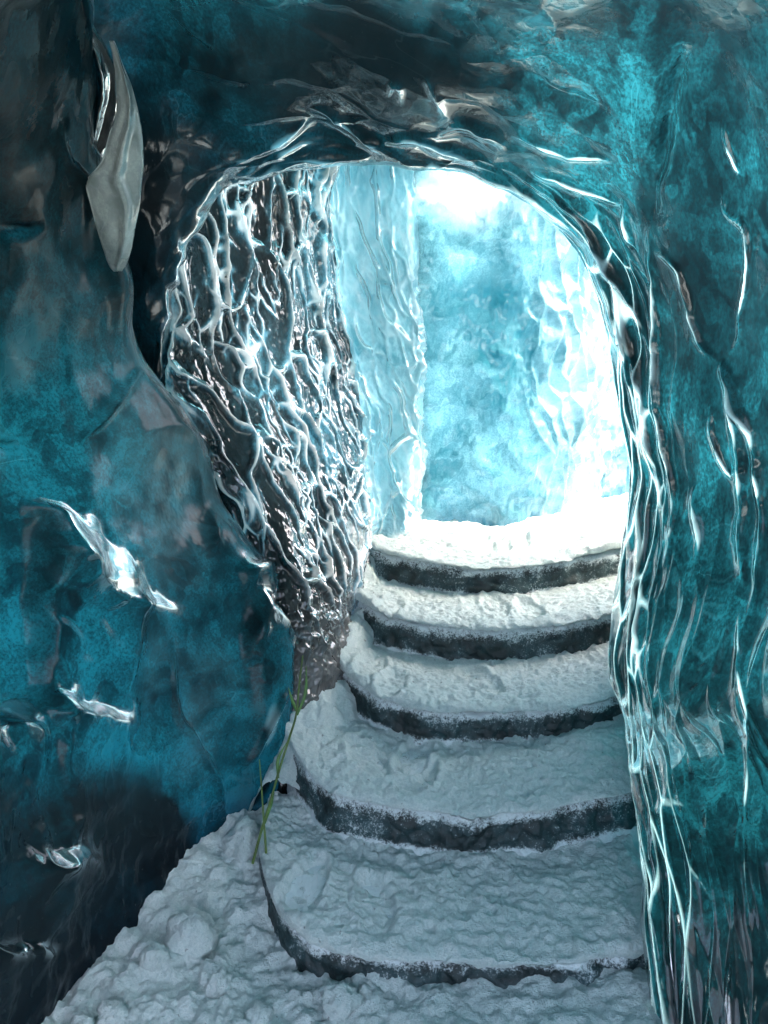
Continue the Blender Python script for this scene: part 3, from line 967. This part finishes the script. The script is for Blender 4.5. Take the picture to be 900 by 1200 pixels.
# ------------------------------------------------------------------ snow-covered ice steps
STEP_Y = [1.785, 2.217, 2.635, 3.060, 3.470, 4.10]
STEP_Z = [0.134, 0.293, 0.427, 0.588, 0.742]
STEP_U = [(272, 800, 1112), (318, 800, 941), (384, 820, 826), (408, 830, 731), (424, 830, 658)]
stair = add('ice_staircase', None, None, label='five snow-covered ice steps climbing to the opening', cat='steps')
stair.location = (0, 0, 0)


def nosing(i, s):
    """plan of the front edge of a step, s from 0 (left) to 1 (right)"""
    u0, u1, v = STEP_U[i]
    x0 = PZ(u0, v, STEP_Z[i])[0]
    x1 = PZ(u1, v, STEP_Z[i])[0]
    if i == 4:
        x1 += 1.2
    x = x0 + (x1 - x0) * s
    bow = [0.10, 0.15, 0.24, 0.26, 0.20][i]
    xr = (x - x0) / 1.15
    y = STEP_Y[i] + bow * (np.clip(xr - 0.55, -0.6, 0.7) ** 2) * 2.2 - 0.02
    # the left end rounds away from the viewer
    rnd = [0.20, 0.16, 0.10, 0.06, 0.05][i]
    y = y + rnd * np.clip(1 - xr / 0.34, 0, 1) ** 3 * 2.0
    q = np.stack([x, y, np.zeros_like(x) + i * 3.1], -1)
    y = y + 0.030 * perlin(q * 2.7) + 0.012 * perlin(q * 9)
    return x, y


for i in range(5):
    ztop = STEP_Z[i]
    zlow = (STEP_Z[i - 1] if i else -0.02) - 0.10
    ns = 320
    s = np.linspace(0, 1, ns)
    x, y = nosing(i, s)
    yback = STEP_Y[i + 1] + (0.28 if i < 4 else 0.3)
    n1 = perlin(np.stack([x * 5, np.zeros_like(x), np.full_like(x, i * 5.0)], -1))
    n2 = perlin(np.stack([x * 17, np.zeros_like(x), np.full_like(x, i * 5.0 + 2)], -1))
    n3 = perlin(np.stack([x * 50, np.zeros_like(x), np.full_like(x, i * 5.0 + 4)], -1))
    lipdrop = 0.008 + 0.010 * n1 + 0.014 * n2 + 0.013 * n3
    if i == 0:
        lipdrop = lipdrop + 0.012 + 0.03 * np.maximum(n1, 0) + 0.02 * np.maximum(n2, 0)
    lipdrop = np.clip(lipdrop, 0.002, 0.08)
    sagz = 0.035 * (np.clip((x - x[0]) / 1.1, 0, 1.1) * 2 - 1.05) ** 2 * (0.4 if i == 0 else 1.0)
    # --- block of ice: top (hidden by snow), nose, riser
    prof = []
    for t in np.linspace(0, 1, 8):
        prof.append((yback + (y + 0.05 - yback) * t, np.full_like(x, ztop - 0.025)))
    for t in np.linspace(0, 1, 6)[1:]:
        a = t * math.pi / 2
        prof.append((y + 0.05 - 0.038 * np.sin(a), ztop - 0.025 - 0.038 * (1 - np.cos(a)) + 0 * x))
    for t in np.linspace(0, 1, 22)[1:]:
        prof.append((y + 0.012 - 0.03 * t, ztop - 0.063 + (zlow - ztop + 0.063) * t + 0 * x))
    gy = np.array([p[0] for p in prof])
    gz = np.array([p[1] for p in prof])
    g = np.stack([np.broadcast_to(x, gy.shape), gy, gz], -1)
    rough_ = 0.030 * fbm(g * np.array([8, 8, 14]) + i, 4, 0.55)
    g = g + np.stack([0 * rough_, -np.abs(rough_) * (gz < ztop - 0.03), rough_ * 0.4], -1)
    g[..., 2] += sagz[None, :]
    hgt = np.clip((ztop - gz) / (ztop - zlow - 0.09), 0, 1.2)
    blk = add('step', sheet_mesh('step', g, attr=ice_attr(hgt, 0 * hgt, 0 * hgt)), M_RISER, parent=stair)
    # --- snow on the tread, hanging a little over the nose
    prof = []
    nT = 130
    for t in np.linspace(0, 1, nT):
        yy = yback + (y + 0.02 - yback) * t
        prof.append((yy, np.full_like(x, ztop)))
    for t in np.linspace(0, 1, 9)[1:]:
        a = t * math.pi / 2
        prof.append((y + 0.02 - 0.035 * np.sin(a), ztop - 0.014 * (1 - np.cos(a)) + 0 * x))
    for t in np.linspace(0, 1, 12)[1:]:
        prof.append((y - 0.015 + 0.004 * t + 0.03 * t ** 4, ztop - 0.014 - lipdrop * t))
    prof.append((y + 0.04, ztop - 0.016 - lipdrop * 0.9))
    gy = np.array([p[0] for p in prof])
    gz = np.array([p[1] for p in prof])
    g = np.stack([np.broadcast_to(x, gy.shape), gy, gz], -1)
    q = g * np.array([1, 1, 0.3]) + i * 9.0
    h = 0.016 * fbm(q * 4, 3) + 0.009 * fbm(q * 16, 3, 0.6) + 0.005 * fbm(q * 40, 2, 0.5)
    f1, f2, cid = voronoi2(q[..., 0] / 0.05 + 0.3 * perlin(q * 20), q[..., 1] / 0.04, 20 + i)
    h -= 0.007 * (1 - sstep(0.1, 0.5, f1)) * (_vj[cid, 1] < 0.5)
    wq = 0.25 * perlin(q * 25)
    for cell, amp, sd in ((0.040, 0.16, 40), (0.020, 0.30, 50)):
        f1, f2, cid = voronoi2(q[..., 0] / cell + wq, q[..., 1] / cell - wq, sd + i)
        rad = 0.3 + 0.45 * _vj[cid, 2]
        h += cell * amp * rad * np.maximum(0, 1 - (f1 / rad) ** 2) * (_vj[(cid * 13 + sd) & 65535, 0] < 0.6)
    # boot prints pressed into the snow
    for _ in range(3):
        fx_ = random.uniform(0.12, 0.95) + x[0]
        fy_ = STEP_Y[i] + random.uniform(0.14, 0.34)
        ang = random.uniform(-0.5, 0.5)
        ex = (g[..., 0] - fx_) * math.cos(ang) + (gy - fy_) * math.sin(ang)
        ey = -(g[..., 0] - fx_) * math.sin(ang) + (gy - fy_) * math.cos(ang)
        rr_ = (ex / 0.055) ** 2 + (ey / 0.13) ** 2
        h += -0.014 * (1 - sstep(0.7, 1.3, rr_)) + 0.006 * np.exp(-((rr_ - 1.5) / 0.5) ** 2)
    # drift banked against the next riser and the left-hand wall
    if i < 4:
        xn, yn = nosing(i + 1, s)
        yn = np.interp(x, xn, yn)
    else:
        yn = np.full_like(x, 3.95)
    h += 0.004 * np.exp(-np.maximum(yn[None, :] - gy, 0) / 0.035) * (0.8 + 0.9 * n2)[None, :]
    xr = (x - x[0])
    if i >= 1:
        h += 0.05 * np.exp(-np.maximum(xr, 0) / 0.07)[None, :] * (0.8 + 0.5 * perlin(q * 8))
    if i == 4:
        h += 0.08 * sstep(0.75, 1.9, g[..., 0]) + 0.04 * np.exp(-((g[..., 0] - 1.05) / 0.2) ** 2 - ((gy - 3.75) / 0.2) ** 2)
    if i == 4:
        h += (0.05 + 0.05 * perlin(g * 4 + 3)) * sstep(3.65, 3.95, gy)
    w_ = np.ones(len(prof))
    w_[nT + 8:] = 0.3
    g[..., 2] += h * w_[:, None] + sagz[None, :]
    g[..., 1] -= 0.25 * np.abs(h) * (np.arange(len(prof)) > nT)[:, None]
    add('snow_cap', sheet_mesh('snow_cap', g, flip=False), M_SNOW, parent=blk)

# ------------------------------------------------------------------ snow drifted along the left end of the steps
ty = np.linspace(2.45, 3.9, 180)
tx = np.linspace(-1, 1, 60)
xl = np.interp(ty, STEP_Y[:5], [nosing(i, np.array([0.0]))[0][0] for i in range(5)])
zl = np.interp(ty, [1.785, 2.0, 2.42, 2.85, 3.27, 3.7], [0.05, 0.134, 0.293, 0.427, 0.588, 0.742])
TT, SS = np.meshgrid(ty, tx, indexing='ij')
prof_ = np.clip(1 - SS ** 2, 0, 1) ** 0.8
X_ = xl[:, None] - 0.06 + SS * 0.15
q = np.stack([X_, TT, 0 * X_], -1)
Z_ = zl[:, None] - 0.10 - 0.12 * (1 - sstep(2.45, 2.75, TT)) + 0.16 * prof_ * (0.75 + 0.6 * perlin(q * 3.5)) + 0.025 * fbm(q * 10, 3) + 0.010 * fbm(q * 34, 3)
f1, f2, cid = voronoi2(X_ / 0.05, TT / 0.05, 33)
Z_ = Z_ + 0.025 * np.sqrt(np.maximum(0, 0.3 - f1 ** 2)) * (_vj[cid, 0] < 0.5)
add('snow_drift', sheet_mesh('snow_drift', np.stack([X_, TT, Z_], -1), flip=True), M_SNOW,
    label='crumbly snow drift between the rippled ice curtain and the steps', cat='snow drift')


# ------------------------------------------------------------------ hanging slab of grey ice, upper left
def slab(name, rows, Y0, Y1, thick, mat, label, cat, crease=0.5, lift=0.05, seed=0):
    rows = np.array(rows, dtype=float)
    rws = cat_rom(rows, [10] * (len(rows) - 1))
    n, m = len(rws), 28
    t = np.linspace(0, 1, m)
    front = np.zeros((n, m, 3))
    back = np.zeros((n, m, 3))
    for a in range(n):
        v, u0, u1 = rws[a]
        Yc = Y0 + (Y1 - Y0) * a / (n - 1)
        endf = min(1.0, 6.0 * min(a, n - 1 - a) / (n - 1) + 0.05)
        for b in range(m):
            e = (4 * t[b] * (1 - t[b])) ** 0.6
            cr = math.exp(-((t[b] - crease - 0.15 * math.sin(a * 0.1)) / 0.12) ** 2)
            front[a, b] = P(u0 + (u1 - u0) * t[b], v, Yc - (thick * 0.5 * e + lift * cr * e) * endf)
            back[a, b] = P(u0 + (u1 - u0) * t[b], v, Yc + thick * 0.5 * e * endf)
    front += 0.004 * fbm(front * 9 + seed, 3)[..., None]
    co = np.concatenate([front.reshape(-1, 3), back.reshape(-1, 3)])
    idx = np.arange(n * m).reshape(n, m)
    A, B, C_, D = idx[:-1, :-1], idx[:-1, 1:], idx[1:, 1:], idx[1:, :-1]
    qf = np.stack([A, D, C_, B], -1).reshape(-1, 4)
    qb = np.stack([A, B, C_, D], -1).reshape(-1, 4) + n * m
    rim = []
    for a in range(n - 1):
        rim.append((idx[a, 0], idx[a, 0] + n * m, idx[a + 1, 0] + n * m, idx[a + 1, 0]))
        rim.append((idx[a, -1], idx[a + 1, -1], idx[a + 1, -1] + n * m, idx[a, -1] + n * m))
    for b in range(m - 1):
        rim.append((idx[0, b], idx[0, b + 1], idx[0, b + 1] + n * m, idx[0, b] + n * m))
        rim.append((idx[-1, b], idx[-1, b] + n * m, idx[-1, b + 1] + n * m, idx[-1, b + 1]))
    q = np.concatenate([qf, qb, np.array(rim)])
    at = np.zeros((len(co), 4))
    at[:, 0] = 0.8
    at[:, 1] = 0.75
    at[:, 3] = 0.06 if mat is M_SLAB else 0.5
    me = raw_mesh(name, co, q, at)
    return add(name, me, mat, label=label, cat=cat)


slab('ice_slab', [(48, 128, 134), (75, 134, 144), (100, 136, 154), (130, 136, 162), (160, 127, 167), (190, 118, 168),
                  (213, 101, 166), (240, 106, 164), (270, 114, 158), (292, 121, 154), (308, 127, 149), (318, 134, 143)],
     2.10, 2.48, 0.05, M_SLAB, 'smooth grey tongue-shaped ice slab hanging in the upper left crevice', 'ice slab', 0.62, 0.03)
slab('ice_shard', [(15, 92, 100), (50, 94, 122), (90, 97, 138), (130, 99, 138), (170, 100, 128), (212, 100, 112)],
     2.16, 2.46, 0.05, M_CLEAR, 'dark glassy ice shard wedged left of the hanging grey slab', 'ice shard', 0.4, 0.04, 3)


# ------------------------------------------------------------------ loose snow clumps
def clump_mesh(seed):
    th = np.linspace(0, 2 * math.pi, 29)[:-1]
    ph = np.linspace(-math.pi / 2, math.pi / 2, 17)
    co = []
    for p_ in ph:
        for t_ in th:
            co.append((math.cos(p_) * math.cos(t_), math.cos(p_) * math.sin(t_), math.sin(p_)))
    co = np.array(co)
    r = 1 + 0.30 * fbm(co * 1.2 + seed * 7.7, 4, 0.6) + 0.14 * fbm(co * 5 + seed, 3, 0.7)
    co = co * r[:, None] * np.array([1, 0.95, 0.82])
    n = len(th)
    q = []
    for a in range(len(ph) - 1):
        for b in range(n):
            q.append((a * n + b, a * n + (b + 1) % n, (a + 1) * n + (b + 1) % n, (a + 1) * n + b))
    return raw_mesh('snow_clump', co, q)


CL = [clump_mesh(k) for k in range(6)]
special = {
    (222, 1082): 'largest round snow clump on the floor left of the bottom step',
    (338, 962): 'upright snow lump beside the green stalk at the second step',
    (398, 1158): 'rounded snow clump in front of the bottom step',
    (285, 985): 'snow clump at the foot of the green stalk against the blue ice',
    (180, 1112): 'small snow clump touching the black gritty foot of the left wall',
    (130, 1172): 'second snow clump from the bottom left corner, beside the black wall foot',
    (300, 1165): 'snow clump just left of the bottom step front corner',
    (92, 1188): 'snow clump nearest the bottom left corner of the floor',
    (255, 1135): 'snow clump on open floor just below the largest clump',
}
spots_ = [(222, 1082, 26), (338, 962, 20), (398, 1158, 20), (285, 985, 22), (180, 1112, 14), (130, 1172, 17), (300, 1165, 15),
          (92, 1188, 16), (255, 1135, 15)]
for k, (u, v, r) in enumerate(spots_):
    x, y, z = PZ(u, v, 0.08)
    rad = r / FPX * math.hypot(y, 1.7)
    lab = special[(u, v)]
    o = add('snow_clump', CL[k % 6], M_FLOOR, label=lab, cat='snow clump', group='loose snow clumps')
    o.location = (x, y, floor_z(x, y) + rad * 0.05)
    o.scale = (rad, rad, rad)
    o.rotation_euler = (0.2 * k, 0.1 * k, 1.7 * k)


# ------------------------------------------------------------------ green stalk stuck in the snow
def tube(name, pts, radii, mat, parent, flat=1.0, sides=7):
    pts = cat_rom(np.array(pts, dtype=float), [6] * (len(pts) - 1))
    rad = np.interp(np.linspace(0, 1, len(pts)), np.linspace(0, 1, len(radii)), radii)
    co, q = [], []
    for a in range(len(pts)):
        d = pts[min(a + 1, len(pts) - 1)] - pts[max(a - 1, 0)]
        d /= np.linalg.norm(d)
        sx = np.cross(d, (0, 1, 0.1))
        sx /= np.linalg.norm(sx)
        sy = np.cross(d, sx)
        for b in range(sides):
            t_ = 2 * math.pi * b / sides
            co.append(pts[a] + rad[a] * (math.cos(t_) * sx + flat * math.sin(t_) * sy))
    for a in range(len(pts) - 1):
        for b in range(sides):
            q.append((a * sides + b, (a + 1) * sides + b, (a + 1) * sides + (b + 1) % sides, a * sides + (b + 1) % sides))
    return add(name, raw_mesh(name, co, q), mat, parent=parent)


stalk = add('grass_stalk', None, None, label='thin green grass stalk standing in the snow by the second step', cat='grass stalk')
def dp(v):
    return float(np.interp(v, [760, 1012], [2.36, 2.14]))


tube('stem', [P(u, v, dp(v)) for u, v in ((296, 1012), (306, 975), (318, 935), (328, 900), (338, 868), (347, 838), (351, 800), (355, 768))],
     [0.0045, 0.004, 0.0036, 0.0025], M_STEM, stalk)
tube('stem', [P(u, v, dp(v)) for u, v in ((312, 1000), (309, 960), (307, 930), (304, 890))], [0.004, 0.003, 0.002], M_STEM, stalk)
for pts in (((349, 836), (343, 822), (338, 806)), ((348, 838), (358, 812), (359, 780)), ((326, 912), (326, 890), (336, 870)),
            ((310, 965), (318, 940), (322, 918))):
    tube('leaf', [P(u, v, dp(v)) for u, v in pts], [0.004, 0.006, 0.001], M_LEAF, stalk, 0.25)
